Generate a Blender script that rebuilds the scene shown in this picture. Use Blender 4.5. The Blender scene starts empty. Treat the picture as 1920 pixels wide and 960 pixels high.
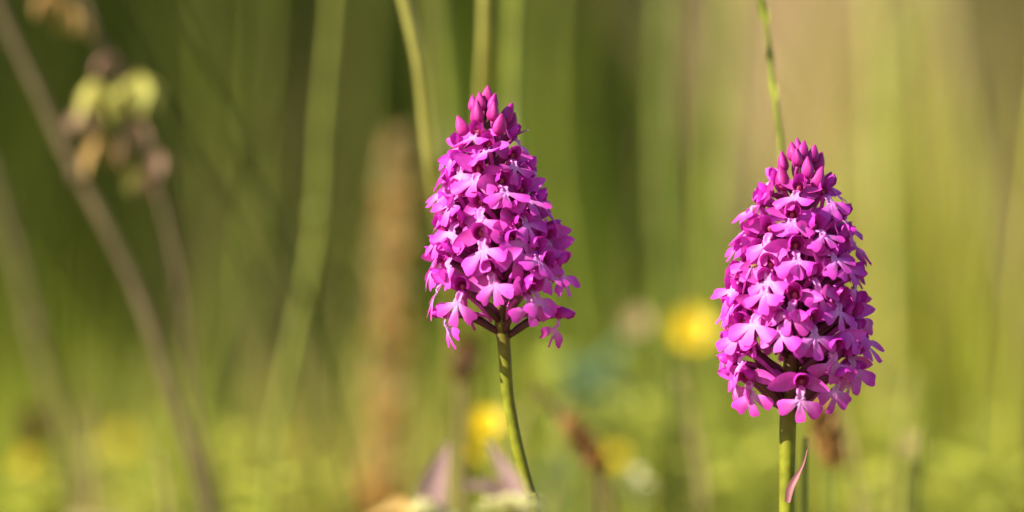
import bpy, math, random
import numpy as np
from mathutils import Vector, Matrix, Quaternion

# ------------------------------------------------------------------ camera, world, sun, exposure
scene = bpy.context.scene
C = scene.collection
R = math.radians
random.seed(7)
rng = np.random.default_rng(7)

FOCUS = 1.111            # metres from lens to the two orchids
CAM_Z = 0.20
PX = 0.2 / 1920.0        # metres per photograph pixel in the plane of the orchids (y = 0)

cam = bpy.data.cameras.new('camera')
cam.lens = 200.0
cam.sensor_width = 36.0
cam.clip_start = 0.02
cam.clip_end = 1500.0
cam.dof.use_dof = True
cam.dof.focus_distance = FOCUS - 0.006
cam.dof.aperture_fstop = 5.6
cam.dof.aperture_blades = 0
cam_o = bpy.data.objects.new('camera', cam)
cam_o.location = (0, -FOCUS, CAM_Z)
cam_o.rotation_euler = (R(90), 0, 0)
C.objects.link(cam_o)
scene.camera = cam_o

SUN_EL, SUN_AZ = 34.0, -117.0     # azimuth clockwise from +Y (away from the camera)
sx = math.cos(R(SUN_EL)) * math.sin(R(SUN_AZ))
sy = math.cos(R(SUN_EL)) * math.cos(R(SUN_AZ))
sz = math.sin(R(SUN_EL))
SUNV = Vector((sx, sy, sz))

world = bpy.data.worlds.new('World')
scene.world = world
world.use_nodes = True
wn = world.node_tree
for n in list(wn.nodes):
    wn.nodes.remove(n)
sky = wn.nodes.new('ShaderNodeTexSky')
sky.sky_type = 'NISHITA'
sky.sun_disc = False
sky.sun_elevation = R(SUN_EL)
sky.sun_rotation = R(SUN_AZ)
bg = wn.nodes.new('ShaderNodeBackground')
bg.inputs['Strength'].default_value = 0.075
wo = wn.nodes.new('ShaderNodeOutputWorld')
wn.links.new(sky.outputs[0], bg.inputs[0])
wn.links.new(bg.outputs[0], wo.inputs[0])

sun = bpy.data.lights.new('sun', 'SUN')
sun.energy = 5.0
sun.angle = R(0.53)
sun.color = (1.0, 0.93, 0.80)
sun_o = bpy.data.objects.new('sun', sun)
sun_o.rotation_euler = SUNV.to_track_quat('Z', 'Y').to_euler()
sun_o.location = SUNV * 20
C.objects.link(sun_o)

scene.view_settings.view_transform = 'Standard'
scene.view_settings.look = 'None'
scene.view_settings.exposure = 1.08
scene.view_settings.gamma = 1.0
scene.view_settings.use_curve_mapping = False
scene.render.engine = 'CYCLES'
scene.cycles.use_denoising = True
scene.cycles.denoiser = 'OPENIMAGEDENOISE'
scene.cycles.max_bounces = 8
scene.cycles.transmission_bounces = 6


# ------------------------------------------------------------------ helpers
def P(px, py, Y=0.0):
    """photograph pixel at depth Y behind the orchids -> place in the meadow"""
    k = (FOCUS + Y) / FOCUS * PX
    return Vector(((px - 960) * k, Y, CAM_Z - (py - 480) * k))


def mesh_data(name, verts, faces, mat, col=None, smooth=True):
    me = bpy.data.meshes.new(name)
    me.from_pydata([tuple(v) for v in verts], [], faces)
    if smooth:
        me.polygons.foreach_set('use_smooth', [True] * len(me.polygons))
    if col is not None:
        a = me.color_attributes.new('tint', 'FLOAT_COLOR', 'POINT')
        c = np.asarray(col, dtype=np.float32)
        if c.ndim == 1:
            c = np.stack([c, c, c], 1)
        c4 = np.ones((len(verts), 4), np.float32)
        c4[:, :3] = c
        a.data.foreach_set('color', c4.ravel())
    if mat:
        me.materials.append(mat)
    me.update()
    return me


def link(name, me, parent=None, matrix=None):
    o = bpy.data.objects.new(name, me)
    C.objects.link(o)
    if parent is not None:
        o.parent = parent
    if matrix is not None:
        o.matrix_basis = matrix
    return o


def thing(name, label, cat, loc=(0, 0, 0), group=None):
    o = bpy.data.objects.new(name, None)
    o.empty_display_size = 0.01
    C.objects.link(o)
    o.location = loc
    o['label'] = label
    o['category'] = cat
    if group:
        o['group'] = group
    return o


def tag(o, label, cat, group=None):
    o['label'] = label
    o['category'] = cat
    if group:
        o['group'] = group
    return o


def structure(name, me):
    o = link(name, me)
    o['kind'] = 'structure'
    return o


def stuff(name, me, label, cat):
    o = link(name, me)
    o['kind'] = 'stuff'
    o['label'] = label
    o['category'] = cat
    return o


def spline(pts, n):
    """Catmull-Rom through pts, n samples"""
    pts = [Vector(p) for p in pts]
    if len(pts) == 2:
        return [pts[0].lerp(pts[1], i / (n - 1)) for i in range(n)]
    ext = [pts[0] * 2 - pts[1]] + pts + [pts[-1] * 2 - pts[-2]]
    out = []
    m = len(pts) - 1
    for i in range(n):
        t = i / (n - 1) * m
        k = min(int(t), m - 1)
        u = t - k
        p0, p1, p2, p3 = ext[k:k + 4]
        out.append(0.5 * ((2 * p1) + (p2 - p0) * u + (2 * p0 - 5 * p1 + 4 * p2 - p3) * u * u
                          + (3 * p1 - p0 - 3 * p2 + p3) * u ** 3))
    return out


def tube(pts, radii, sides=8, base=0):
    """closed tapered tube"""
    n = len(pts)
    if not hasattr(radii, '__len__'):
        radii = [radii] * n
    elif len(radii) != n:
        radii = list(np.interp(np.linspace(0, 1, n), np.linspace(0, 1, len(radii)), radii))
    verts, faces = [], []
    ref = None
    for i, p in enumerate(pts):
        t = (pts[min(i + 1, n - 1)] - pts[max(i - 1, 0)])
        t = t.normalized() if t.length > 1e-9 else Vector((0, 0, 1))
        if ref is None:
            ref = Vector((1, 0, 0)) if abs(t.x) < 0.8 else Vector((0, 1, 0))
        a = (ref - t * ref.dot(t)).normalized()
        ref = a
        b = t.cross(a)
        for s in range(sides):
            an = 2 * math.pi * s / sides
            verts.append(p + (a * math.cos(an) + b * math.sin(an)) * radii[i])
    for i in range(n - 1):
        for s in range(sides):
            s2 = (s + 1) % sides
            faces.append((base + i * sides + s, base + i * sides + s2,
                          base + (i + 1) * sides + s2, base + (i + 1) * sides + s))
    faces.append(tuple(base + s for s in reversed(range(sides))))
    faces.append(tuple(base + (n - 1) * sides + s for s in range(sides)))
    return verts, faces


def join(*vfs):
    V, F = [], []
    for v, f in vfs:
        b = len(V)
        V += list(v)
        F += [tuple(i + b for i in q) for q in f]
    return V, F


def leaf_strip(pts, widths, normal, fold=0.25, nv=5):
    """blade with a folded midrib along pts"""
    V, F = [], []
    n = len(pts)
    if len(widths) != n:
        widths = list(np.interp(np.linspace(0, 1, n), np.linspace(0, 1, len(widths)), widths))
    normal = Vector(normal)
    for i, p in enumerate(pts):
        t = (pts[min(i + 1, n - 1)] - pts[max(i - 1, 0)]).normalized()
        side = t.cross(normal).normalized()
        nn = side.cross(t).normalized()
        for j in range(nv):
            v = -1 + 2 * j / (nv - 1)
            V.append(p + side * v * widths[i] + nn * abs(v) ** 1.5 * widths[i] * fold)
    for i in range(n - 1):
        for j in range(nv - 1):
            F.append((i * nv + j, i * nv + j + 1, (i + 1) * nv + j + 1, (i + 1) * nv + j))
    return V, F


# ------------------------------------------------------------------ materials
def nodes_of(name):
    m = bpy.data.materials.new(name)
    m.use_nodes = True
    t = m.node_tree
    for n in list(t.nodes):
        t.nodes.remove(n)
    out = t.nodes.new('ShaderNodeOutputMaterial')
    return m, t, out


def thin_material(name, base, translucent=0.3, rough=0.5, spec=0.35, pale=None, noise=(40.0, 0.18),
                  vary=0.0, attr=False, trans_gain=(1, 1, 1), bump=0.0):
    """plant tissue: reflecting surface plus light coming through the blade"""
    m, t, out = nodes_of(name)
    N, L = t.nodes, t.links
    bs = N.new('ShaderNodeBsdfPrincipled')
    bs.inputs['Roughness'].default_value = rough
    bs.inputs['Specular IOR Level'].default_value = spec
    tr = N.new('ShaderNodeBsdfTranslucent')
    mx = N.new('ShaderNodeMixShader')
    mx.inputs[0].default_value = translucent
    if attr:
        at = N.new('ShaderNodeAttribute')
        at.attribute_name = 'tint'
    if pale is not None:                    # tint runs from base colour to the pale colour
        mixp = N.new('ShaderNodeMix')
        mixp.data_type = 'RGBA'
        mixp.inputs[6].default_value = (*base, 1)
        mixp.inputs[7].default_value = (*pale, 1)
        L.new(at.outputs['Fac'], mixp.inputs[0])
        colour = mixp.outputs[2]
    elif attr:
        colour = at.outputs['Color']
    else:
        rgb = N.new('ShaderNodeRGB')
        rgb.outputs[0].default_value = (*base, 1)
        colour = rgb.outputs[0]
    tc = N.new('ShaderNodeTexCoord')
    nz = N.new('ShaderNodeTexNoise')
    nz.inputs['Scale'].default_value = noise[0]
    nz.inputs['Detail'].default_value = 4
    L.new(tc.outputs['Object'], nz.inputs['Vector'])
    mr = N.new('ShaderNodeMapRange')
    mr.inputs[1].default_value = 0.3
    mr.inputs[2].default_value = 0.7
    mr.inputs[3].default_value = 1 - noise[1]
    mr.inputs[4].default_value = 1 + noise[1]
    L.new(nz.outputs['Fac'], mr.inputs[0])
    hs = N.new('ShaderNodeHueSaturation')
    L.new(mr.outputs[0], hs.inputs['Value'])
    L.new(colour, hs.inputs['Color'])
    if vary > 0:
        oi = N.new('ShaderNodeObjectInfo')
        m2 = N.new('ShaderNodeMapRange')
        m2.inputs[3].default_value = 0.5 - vary
        m2.inputs[4].default_value = 0.5 + vary
        L.new(oi.outputs['Random'], m2.inputs[0])
        L.new(m2.outputs[0], hs.inputs['Hue'])
    L.new(hs.outputs[0], bs.inputs['Base Color'])
    g = N.new('ShaderNodeMix')
    g.data_type = 'RGBA'
    g.blend_type = 'MULTIPLY'
    g.inputs[0].default_value = 1.0
    g.inputs[7].default_value = (*trans_gain, 1)
    L.new(hs.outputs[0], g.inputs[6])
    L.new(g.outputs[2], tr.inputs['Color'])
    if bump > 0:
        b = N.new('ShaderNodeBump')
        b.inputs['Strength'].default_value = bump
        b.inputs['Distance'].default_value = 0.0003
        L.new(nz.outputs['Fac'], b.inputs['Height'])
        L.new(b.outputs[0], bs.inputs['Normal'])
    L.new(bs.outputs[0], mx.inputs[1])
    L.new(tr.outputs[0], mx.inputs[2])
    L.new(mx.outputs[0], out.inputs[0])
    return m


M = {}
M['petal'] = thin_material('orchid_petal', (0.72, 0.050, 0.53), 0.30, 0.5, 0.28, pale=(0.82, 0.33, 0.78),
                           noise=(700, 0.16), vary=0.016, attr=True, bump=0.15)
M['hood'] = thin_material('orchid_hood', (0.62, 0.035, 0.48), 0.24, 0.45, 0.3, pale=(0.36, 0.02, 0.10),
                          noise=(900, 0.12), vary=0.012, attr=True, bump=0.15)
M['bud'] = thin_material('orchid_bud', (0.40, 0.010, 0.19), 0.08, 0.55, 0.25, pale=(0.62, 0.08, 0.42),
                         noise=(900, 0.15), vary=0.012, attr=True, bump=0.2)
M['ovary'] = thin_material('orchid_ovary', (0.11, 0.028, 0.040), 0.06, 0.42, 0.35, pale=(0.42, 0.045, 0.28),
                           noise=(600, 0.25), attr=True, bump=0.25)
M['bract'] = thin_material('orchid_bract', (0.42, 0.10, 0.26), 0.3, 0.5, 0.3, noise=(500, 0.25))
M['orchid_stem'] = thin_material('orchid_stem', (0.19, 0.195, 0.012), 0.05, 0.5, 0.2, pale=(0.12, 0.030, 0.040),
                                 noise=(350, 0.3), attr=True, bump=0.5)
M['sheath'] = thin_material('sheath_leaf', (0.38, 0.155, 0.17), 0.3, 0.5, 0.3, noise=(300, 0.25))
M['pollen'] = thin_material('pollinia', (0.34, 0.045, 0.11), 0.05, 0.5, 0.4, noise=(900, 0.2))
M['blade'] = thin_material('grass_blade', (0.1, 0.1, 0.02), 0.38, 0.6, 0.12, noise=(25, 0.15), attr=True,
                           trans_gain=(1.1, 1.15, 0.7))
M['yellow'] = thin_material('yellow_petal', (0.88, 0.66, 0.012), 0.35, 0.4, 0.4, noise=(300, 0.1))
M['green_stem'] = thin_material('green_stalk', (0.25, 0.27, 0.030), 0.2, 0.45, 0.4, noise=(120, 0.25))
M['pale_stem'] = thin_material('pale_stalk', (0.46, 0.42, 0.10), 0.2, 0.45, 0.4, noise=(120, 0.2))
M['dry'] = thin_material('dry_stalk', (0.26, 0.19, 0.085), 0.1, 0.6, 0.25, noise=(90, 0.3))
M['dark_dry'] = thin_material('dark_dry_stalk', (0.13, 0.075, 0.035), 0.1, 0.6, 0.25, noise=(90, 0.3))
M['shaded_dry'] = thin_material('shaded_dry_stalk', (0.155, 0.110, 0.055), 0.1, 0.65, 0.2, noise=(90, 0.3))  # dry stalk colour darkened to stand in for partial shade
M['papery'] = thin_material('papery_fruit', (0.58, 0.52, 0.13), 0.4, 0.55, 0.25, noise=(150, 0.2), vary=0.01)
M['dull_stem'] = thin_material('dull_green_stalk', (0.15, 0.175, 0.022), 0.2, 0.5, 0.3, noise=(120, 0.3))  # a darker, duller green than the other green stalks
M['dusky'] = thin_material('dusky_fruit', (0.30, 0.175, 0.115), 0.3, 0.6, 0.2, noise=(150, 0.25), vary=0.015)
M['amber'] = thin_material('amber_fruit', (0.36, 0.205, 0.070), 0.3, 0.6, 0.2, noise=(150, 0.25), vary=0.015)
M['rust'] = thin_material('rusty_scale', (0.68, 0.36, 0.13), 0.45, 0.6, 0.2, noise=(150, 0.35), vary=0.02)
M['brown'] = thin_material('brown_scale', (0.17, 0.060, 0.022), 0.2, 0.6, 0.2, noise=(200, 0.35), vary=0.015)
M['tan'] = thin_material('tan_husk', (0.50, 0.37, 0.17), 0.3, 0.6, 0.2, noise=(150, 0.25), vary=0.02)
M['mauve'] = thin_material('mauve_bract', (0.47, 0.28, 0.27), 0.35, 0.55, 0.25, noise=(150, 0.2), vary=0.01)
M['cream'] = thin_material('cream_floret', (0.78, 0.74, 0.38), 0.35, 0.55, 0.25, noise=(300, 0.12), vary=0.01)
M['lime'] = thin_material('lime_leaf', (0.48, 0.49, 0.06), 0.4, 0.45, 0.35, noise=(150, 0.2), vary=0.01)
M['teal'] = thin_material('blue_green_leaf', (0.17, 0.28, 0.15), 0.35, 0.5, 0.3, noise=(80, 0.2), vary=0.01)
M['beetle'] = thin_material('beetle_shell', (0.26, 0.15, 0.03), 0.0, 0.25, 0.6, noise=(900, 0.2))
M['beetle_dark'] = thin_material('beetle_leg', (0.04, 0.025, 0.012), 0.0, 0.4, 0.5, noise=(900, 0.2))


def soil_material():
    m, t, out = nodes_of('meadow_soil')
    N, L = t.nodes, t.links
    bs = N.new('ShaderNodeBsdfPrincipled')
    bs.inputs['Roughness'].default_value = 0.95
    tc = N.new('ShaderNodeTexCoord')
    nz = N.new('ShaderNodeTexNoise')
    nz.inputs['Scale'].default_value = 9
    nz.inputs['Detail'].default_value = 10
    nz2 = N.new('ShaderNodeTexNoise')
    nz2.inputs['Scale'].default_value = 0.35
    L.new(tc.outputs['Object'], nz.inputs['Vector'])
    L.new(tc.outputs['Object'], nz2.inputs['Vector'])
    cr = N.new('ShaderNodeValToRGB')
    cr.color_ramp.elements[0].position = 0.3
    cr.color_ramp.elements[0].color = (0.05, 0.045, 0.015, 1)
    cr.color_ramp.elements[1].position = 0.7
    cr.color_ramp.elements[1].color = (0.19, 0.19, 0.035, 1)
    ad = N.new('ShaderNodeMath')
    ad.operation = 'MULTIPLY_ADD'
    ad.inputs[1].default_value = 0.4
    L.new(nz2.outputs['Fac'], ad.inputs[0])
    L.new(nz.outputs['Fac'], ad.inputs[2])
    sb = N.new('ShaderNodeMath')
    sb.operation = 'SUBTRACT'
    sb.inputs[1].default_value = 0.2
    L.new(ad.outputs[0], sb.inputs[0])
    L.new(sb.outputs[0], cr.inputs[0])
    L.new(cr.outputs[0], bs.inputs['Base Color'])
    b = N.new('ShaderNodeBump')
    b.inputs['Distance'].default_value = 0.02
    L.new(nz.outputs['Fac'], b.inputs['Height'])
    L.new(b.outputs[0], bs.inputs['Normal'])
    L.new(bs.outputs[0], out.inputs[0])
    return m


M['soil'] = soil_material()

# ------------------------------------------------------------------ ground
xs = np.concatenate([[-400, -100, -30, -12], np.linspace(-6, 6, 25), [12, 30, 100, 400]])
ys = np.concatenate([[-400, -100, -20, -6], np.linspace(-3, 10, 27), [16, 40, 120, 500]])


def ground_z(x, y):
    far = max(0.0, math.hypot(x, y - 1) - 2.0)
    return min(1.0, far * 0.3) * 0.03 * (math.sin(x * 1.3 + 0.7) + math.sin(y * 1.1 + x * 0.6))


gv = [(x, y, ground_z(x, y)) for y in ys for x in xs]
nx = len(xs)
gf = [(j * nx + i, j * nx + i + 1, (j + 1) * nx + i + 1, (j + 1) * nx + i)
      for j in range(len(ys) - 1) for i in range(nx - 1)]
structure('ground', mesh_data('ground', gv, gf, M['soil']))


# ------------------------------------------------------------------ grass as a mass
def blades(x, y, z0, h, w, lean, az, cols, seg=4):
    """many curved blades as one mesh: arrays of equal length"""
    n = len(x)
    V = np.zeros((n, seg + 1, 2, 3))
    for s in range(seg + 1):
        u = s / seg
        off = lean * h * u ** 1.9
        cx = x + np.cos(az) * off
        cy = y + np.sin(az) * off
        cz = z0 + h * (u - 0.25 * np.minimum(lean, 1) * u ** 3)
        wd = w * (1 - u ** 2.2) * (0.75 + 0.5 * min(u * 3, 1)) * 0.5 + 1e-5
        px_, py_ = -np.sin(az + 0.7), np.cos(az + 0.7)
        for k, sg in enumerate((-1, 1)):
            V[:, s, k, 0] = cx + px_ * wd * sg
            V[:, s, k, 1] = cy + py_ * wd * sg
            V[:, s, k, 2] = cz
    V = V.reshape(-1, 3)
    b = (np.arange(n) * (seg + 1) * 2)[:, None, None]
    s = (np.arange(seg) * 2)[None, :, None]
    F = (b + s + np.array([0, 1, 3, 2])[None, None, :]).reshape(-1, 4)
    cc = np.repeat(cols, (seg + 1) * 2, axis=0)
    return V, F, cc


def blade_mesh(name, V, F, cc):
    me = bpy.data.meshes.new(name)
    me.vertices.add(len(V))
    me.vertices.foreach_set('co', V.astype(np.float32).ravel())
    me.loops.add(F.size)
    me.loops.foreach_set('vertex_index', F.astype(np.int32).ravel())
    me.polygons.add(len(F))
    me.polygons.foreach_set('loop_start', np.arange(len(F), dtype=np.int32) * 4)
    me.polygons.foreach_set('use_smooth', np.ones(len(F), dtype=bool))
    a = me.color_attributes.new('tint', 'FLOAT_COLOR', 'POINT')
    c4 = np.ones((len(V), 4), np.float32)
    c4[:, :3] = cc
    a.data.foreach_set('color', c4.ravel())
    me.materials.append(M['blade'])
    me.update(calc_edges=True)
    me.validate()
    return me


GREEN = np.array([0.17, 0.22, 0.022])
YEL = np.array([0.47, 0.485, 0.045])
OLIVE = np.array([0.165, 0.175, 0.022])
DRY = np.array([0.40, 0.30, 0.12])
DARK = np.array([0.045, 0.060, 0.012])
BROWN = np.array([0.22, 0.15, 0.075])


def pick_cols(n, weights):
    pal = np.stack([GREEN, YEL, OLIVE, DRY, DARK, BROWN])
    w = np.array(weights, float)
    idx = rng.choice(6, n, p=w / w.sum())
    return pal[idx] * rng.uniform(0.75, 1.25, (n, 1))


def wedge(n, y0, y1, margin=0.35, power=1.0):
    """places inside (and a good way beside) the part of the meadow in view"""
    y = y0 + (y1 - y0) * rng.random(n) ** power
    half = (FOCUS + y) * 0.09 + margin
    x = rng.uniform(-1, 1, n) * half
    return x, y


def layer(name, label, n, y0, y1, h, w, weights, lean=(0.1, 0.5), margin=0.35, power=1.0, keep=None):
    x, y = wedge(n, y0, y1, margin, power)
    if keep is not None:
        k = keep(x, y)
        x, y = x[k], y[k]
    m = len(x)
    V, F, cc = blades(x, y, np.full(m, -0.004) + np.array([ground_z(a, b) for a, b in zip(x, y)]),
                      rng.uniform(h[0], h[1], m), rng.uniform(w[0], w[1], m),
                      rng.uniform(lean[0], lean[1], m), rng.uniform(0, 2 * math.pi, m), pick_cols(m, weights))
    return stuff(name, blade_mesh(name, V, F, cc), label, 'grass')


layer('meadow_turf', 'short yellow-green meadow turf growing at the feet of the orchids', 15000, 0.14, 1.7,
      (0.07, 0.165), (0.0025, 0.005), (2.5, 8, 0.8, 1.6, 0.0, 0.1), (0.3, 1.1))
layer('meadow_sward', 'bright yellow-green sward stretching away behind the orchids', 15000, 1.2, 4.0,
      (0.05, 0.17), (0.003, 0.006), (2.5, 8, 1, 1.2, 0.1, 0.1), (0.3, 1.0))
layer('tall_grass', 'tall dark green grass standing before the shrubs behind the brown stalks', 9000, 3.2, 6.0,
      (0.35, 0.85), (0.004, 0.008), (4, 0.8, 2.5, 0.3, 5, 0.4), (0.05, 0.4), margin=0.6,
      keep=lambda x, y: x / (y + FOCUS) + rng.normal(0, 0.012, len(x)) < -0.012)
layer('tall_grass', 'tall olive and straw grass standing at the far side behind the broader orchid', 9000, 3.2, 6.0,
      (0.35, 0.85), (0.004, 0.008), (2, 1.1, 3.2, 1.1, 3.4, 0.8), (0.05, 0.4), margin=0.6,
      keep=lambda x, y: x / (y + FOCUS) + rng.normal(0, 0.012, len(x)) > -0.012)


# thin scattered blades through the middle distance
layer('scattered_grass', 'thin dark green blades scattered through the shade behind the brown stalks', 330, 0.22, 1.7,
      (0.15, 0.46), (0.0009, 0.0024), (5, 0.3, 2.2, 0.1, 8, 0.8), (0.0, 0.5), margin=0.2,
      keep=lambda x, y: x / (y + FOCUS) + rng.normal(0, 0.01, len(x)) < 0.0)
layer('scattered_grass', 'thin olive and yellow blades scattered behind the broader orchid', 520, 0.22, 1.7,
      (0.15, 0.46), (0.0009, 0.0026), (5, 2.2, 4, 0.8, 2, 0.4), (0.0, 0.5), margin=0.2,
      keep=lambda x, y: x / (y + FOCUS) + rng.normal(0, 0.01, len(x)) > 0.0)


# ------------------------------------------------------------------ shrubs behind the grass
def leaf_cloud(n, centre, rad, size, cols_fn, seed):
    r = np.random.default_rng(seed)
    d = r.normal(size=(n, 3))
    d /= np.linalg.norm(d, axis=1)[:, None]
    rr = r.random(n) ** 0.45
    lump = 1 + 0.22 * np.sin(d[:, 0] * 5 + seed) * np.cos(d[:, 2] * 6 + d[:, 1] * 4)
    c = np.array(centre) + d * (rr * lump)[:, None] * np.array(rad)
    t = r.normal(size=(n, 3))
    t /= np.linalg.norm(t, axis=1)[:, None]
    nn = d + r.normal(size=(n, 3)) * 0.6 + np.array([0, 0, 0.4])
    s = np.cross(t, nn)
    s /= np.linalg.norm(s, axis=1)[:, None] + 1e-9
    L = (size * r.uniform(0.6, 1.3, n))[:, None]
    V = np.stack([c - t * L, c - s * L * 0.45, c + t * L, c + s * L * 0.45], 1).reshape(-1, 3)
    V[:, 2] = np.maximum(V[:, 2], 0.004)
    F = np.arange(n * 4).reshape(-1, 4)
    return V, F, np.repeat(cols_fn(r, n), 4, axis=0)


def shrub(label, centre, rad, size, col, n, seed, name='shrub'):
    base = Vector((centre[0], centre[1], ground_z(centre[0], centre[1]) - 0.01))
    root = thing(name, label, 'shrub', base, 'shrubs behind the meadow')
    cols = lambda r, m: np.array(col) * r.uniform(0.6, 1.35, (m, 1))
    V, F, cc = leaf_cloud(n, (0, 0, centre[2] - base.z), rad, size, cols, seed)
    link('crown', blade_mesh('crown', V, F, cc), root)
    rr = random.Random(seed)
    vf = []
    for k in range(7):
        a = rr.uniform(0, 6.28)
        top = Vector((math.cos(a) * rad[0] * 0.6, math.sin(a) * rad[1] * 0.6, centre[2] + rad[2] * rr.uniform(0, 0.5)))
        vf.append(tube(spline([Vector((0.03 * math.cos(a), 0.03 * math.sin(a), 0)),
                               top * 0.5 + Vector((0, 0, 0.05)), top], 7), [0.012, 0.003], 6))
    v, f = join(*vf)
    link('branches', mesh_data('branches', v, f, M['dark_dry']), root)
    return root


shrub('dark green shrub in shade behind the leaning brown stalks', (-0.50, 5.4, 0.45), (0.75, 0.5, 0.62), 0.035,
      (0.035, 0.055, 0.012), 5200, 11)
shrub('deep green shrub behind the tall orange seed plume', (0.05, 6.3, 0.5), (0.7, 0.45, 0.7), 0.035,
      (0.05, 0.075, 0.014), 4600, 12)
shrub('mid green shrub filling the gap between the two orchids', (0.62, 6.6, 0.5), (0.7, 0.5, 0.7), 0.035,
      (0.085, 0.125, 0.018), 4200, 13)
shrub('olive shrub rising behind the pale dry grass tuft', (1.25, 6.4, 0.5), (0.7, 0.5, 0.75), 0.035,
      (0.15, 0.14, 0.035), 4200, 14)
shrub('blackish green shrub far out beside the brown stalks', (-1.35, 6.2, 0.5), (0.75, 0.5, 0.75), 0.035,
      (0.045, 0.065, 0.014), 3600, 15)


# leafy blocker added out of view on the sunny side to shade the far grass
def added_tree(label, base, centre, rad, n, seed):
    b = Vector((base[0], base[1], ground_z(*base) - 0.02))
    root = thing('added_tree', label, 'added_tree', b)
    c = Vector(centre) - b
    cols = lambda r, m: np.array((0.06, 0.085, 0.016)) * r.uniform(0.6, 1.35, (m, 1))
    V, F, cc = leaf_cloud(n, tuple(c), rad, 0.085, cols, seed)
    link('crown', blade_mesh('crown', V, F, cc), root)
    rr = random.Random(seed)
    vf = [tube(spline([Vector((0, 0, 0)), Vector((0.05, 0.03, c.z * 0.4)), c + Vector((0, 0, rad[2] * 0.5))], 14),
               [0.16, 0.11, 0.08, 0.03], 10)]
    for k in range(9):
        a = k * 2.4
        st = Vector((0, 0, c.z * (0.5 + 0.05 * k)))
        en = c + Vector((math.cos(a) * rad[0] * 0.8, math.sin(a) * rad[1] * 0.8, rr.uniform(-0.3, 0.6) * rad[2]))
        st.x, st.y = c.x * st.z / c.z, c.y * st.z / c.z
        vf.append(tube(spline([st, st.lerp(en, 0.5) + Vector((0, 0, 0.12)), en], 9), [0.05, 0.03, 0.01], 7))
    v, f = join(*vf)
    link('trunk', mesh_data('trunk', v, f, M['dark_dry']), root)
    return root


added_tree('unseen broad-leaved crown added to shade the far grass behind the brown stalks', (-5.5, 2.2), (-5.6, 2.2, 3.55),
     (2.2, 2.1, 1.4), 11000, 51)


# ------------------------------------------------------------------ tussocks that colour the middle distance
def tussock(label, px, py, Y, spread, h, n, col, seed, w=(0.002, 0.004), lean=(0.05, 0.45), name='grass_tussock',
            dirn=None, squash=0.6):
    p = P(px, py, Y)
    base = Vector((p.x, Y, ground_z(p.x, Y) - 0.004))
    root = thing(name, label, 'grass', base, 'grass tussocks behind the orchids')
    r = np.random.default_rng(seed)
    x = r.normal(0, spread, n)
    y = r.normal(0, spread * squash, n)
    az = np.arctan2(y, x) + r.normal(0, 0.8, n) if dirn is None else r.normal(dirn, 0.5, n)
    cols = np.array(col) * r.uniform(0.7, 1.3, (n, 1))
    V, F, cc = blades(x, y, np.zeros(n), h * r.uniform(0.55, 1.1, n), r.uniform(*w, n), r.uniform(*lean, n), az, cols)
    link('blades', blade_mesh('blades', V, F, cc), root)
    return root


tussock('pale tan dry grass tuft leaning behind the broader orchid', 1840, 500, 1.25, 0.022, 0.44, 420,
        (0.60, 0.44, 0.27), 31, lean=(0.1, 0.4), dirn=3.0)
tussock('straw-coloured tuft beside the pale tan tuft', 1860, 500, 1.0, 0.028, 0.36, 260, (0.36, 0.27, 0.12), 32,
        lean=(0.0, 0.3))
tussock('lime yellow tuft close behind the broader orchid', 1655, 600, 0.75, 0.012, 0.27, 110,
        (0.34, 0.33, 0.03), 33, lean=(0.0, 0.12))
tussock('brownish dry tuft behind the leafy weed stalk', 470, 300, 1.5, 0.012, 0.40, 12, (0.30, 0.20, 0.11), 34,
        lean=(0.0, 0.25))
tussock('fresh green tuft between the brown stalks', 160, 700, 0.6, 0.008, 0.23, 40, (0.22, 0.25, 0.025), 35,
        lean=(0.0, 0.2))
tussock('fresh green tuft beneath the bending green grass stalk', 540, 800, 0.8, 0.025, 0.17, 200,
        (0.22, 0.25, 0.03), 36, lean=(0.0, 0.3))
tussock('bright green tuft between the two orchids', 1130, 300, 1.6, 0.03, 0.36, 80, (0.17, 0.24, 0.02), 37,
        lean=(0.0, 0.25))
tussock('soft yellow-green tuft under the round yellow flower', 1270, 800, 0.6, 0.03, 0.2, 170,
        (0.24, 0.26, 0.035), 38, lean=(0.0, 0.35))
tussock('golden green tuft by the base of the pale tan tuft', 1780, 830, 0.7, 0.045, 0.2, 260,
        (0.28, 0.27, 0.04), 39, lean=(0.0, 0.4))
tussock('sandy tuft around the foot of the orange seed plume', 700, 880, 0.42, 0.014, 0.19, 120,
        (0.46, 0.37, 0.12), 40, lean=(0.0, 0.2))
tussock('yellowish tuft in front of the leaning brown stalks', 60, 900, 0.5, 0.02, 0.17, 120,
        (0.30, 0.29, 0.035), 41, lean=(0.0, 0.3))


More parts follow.
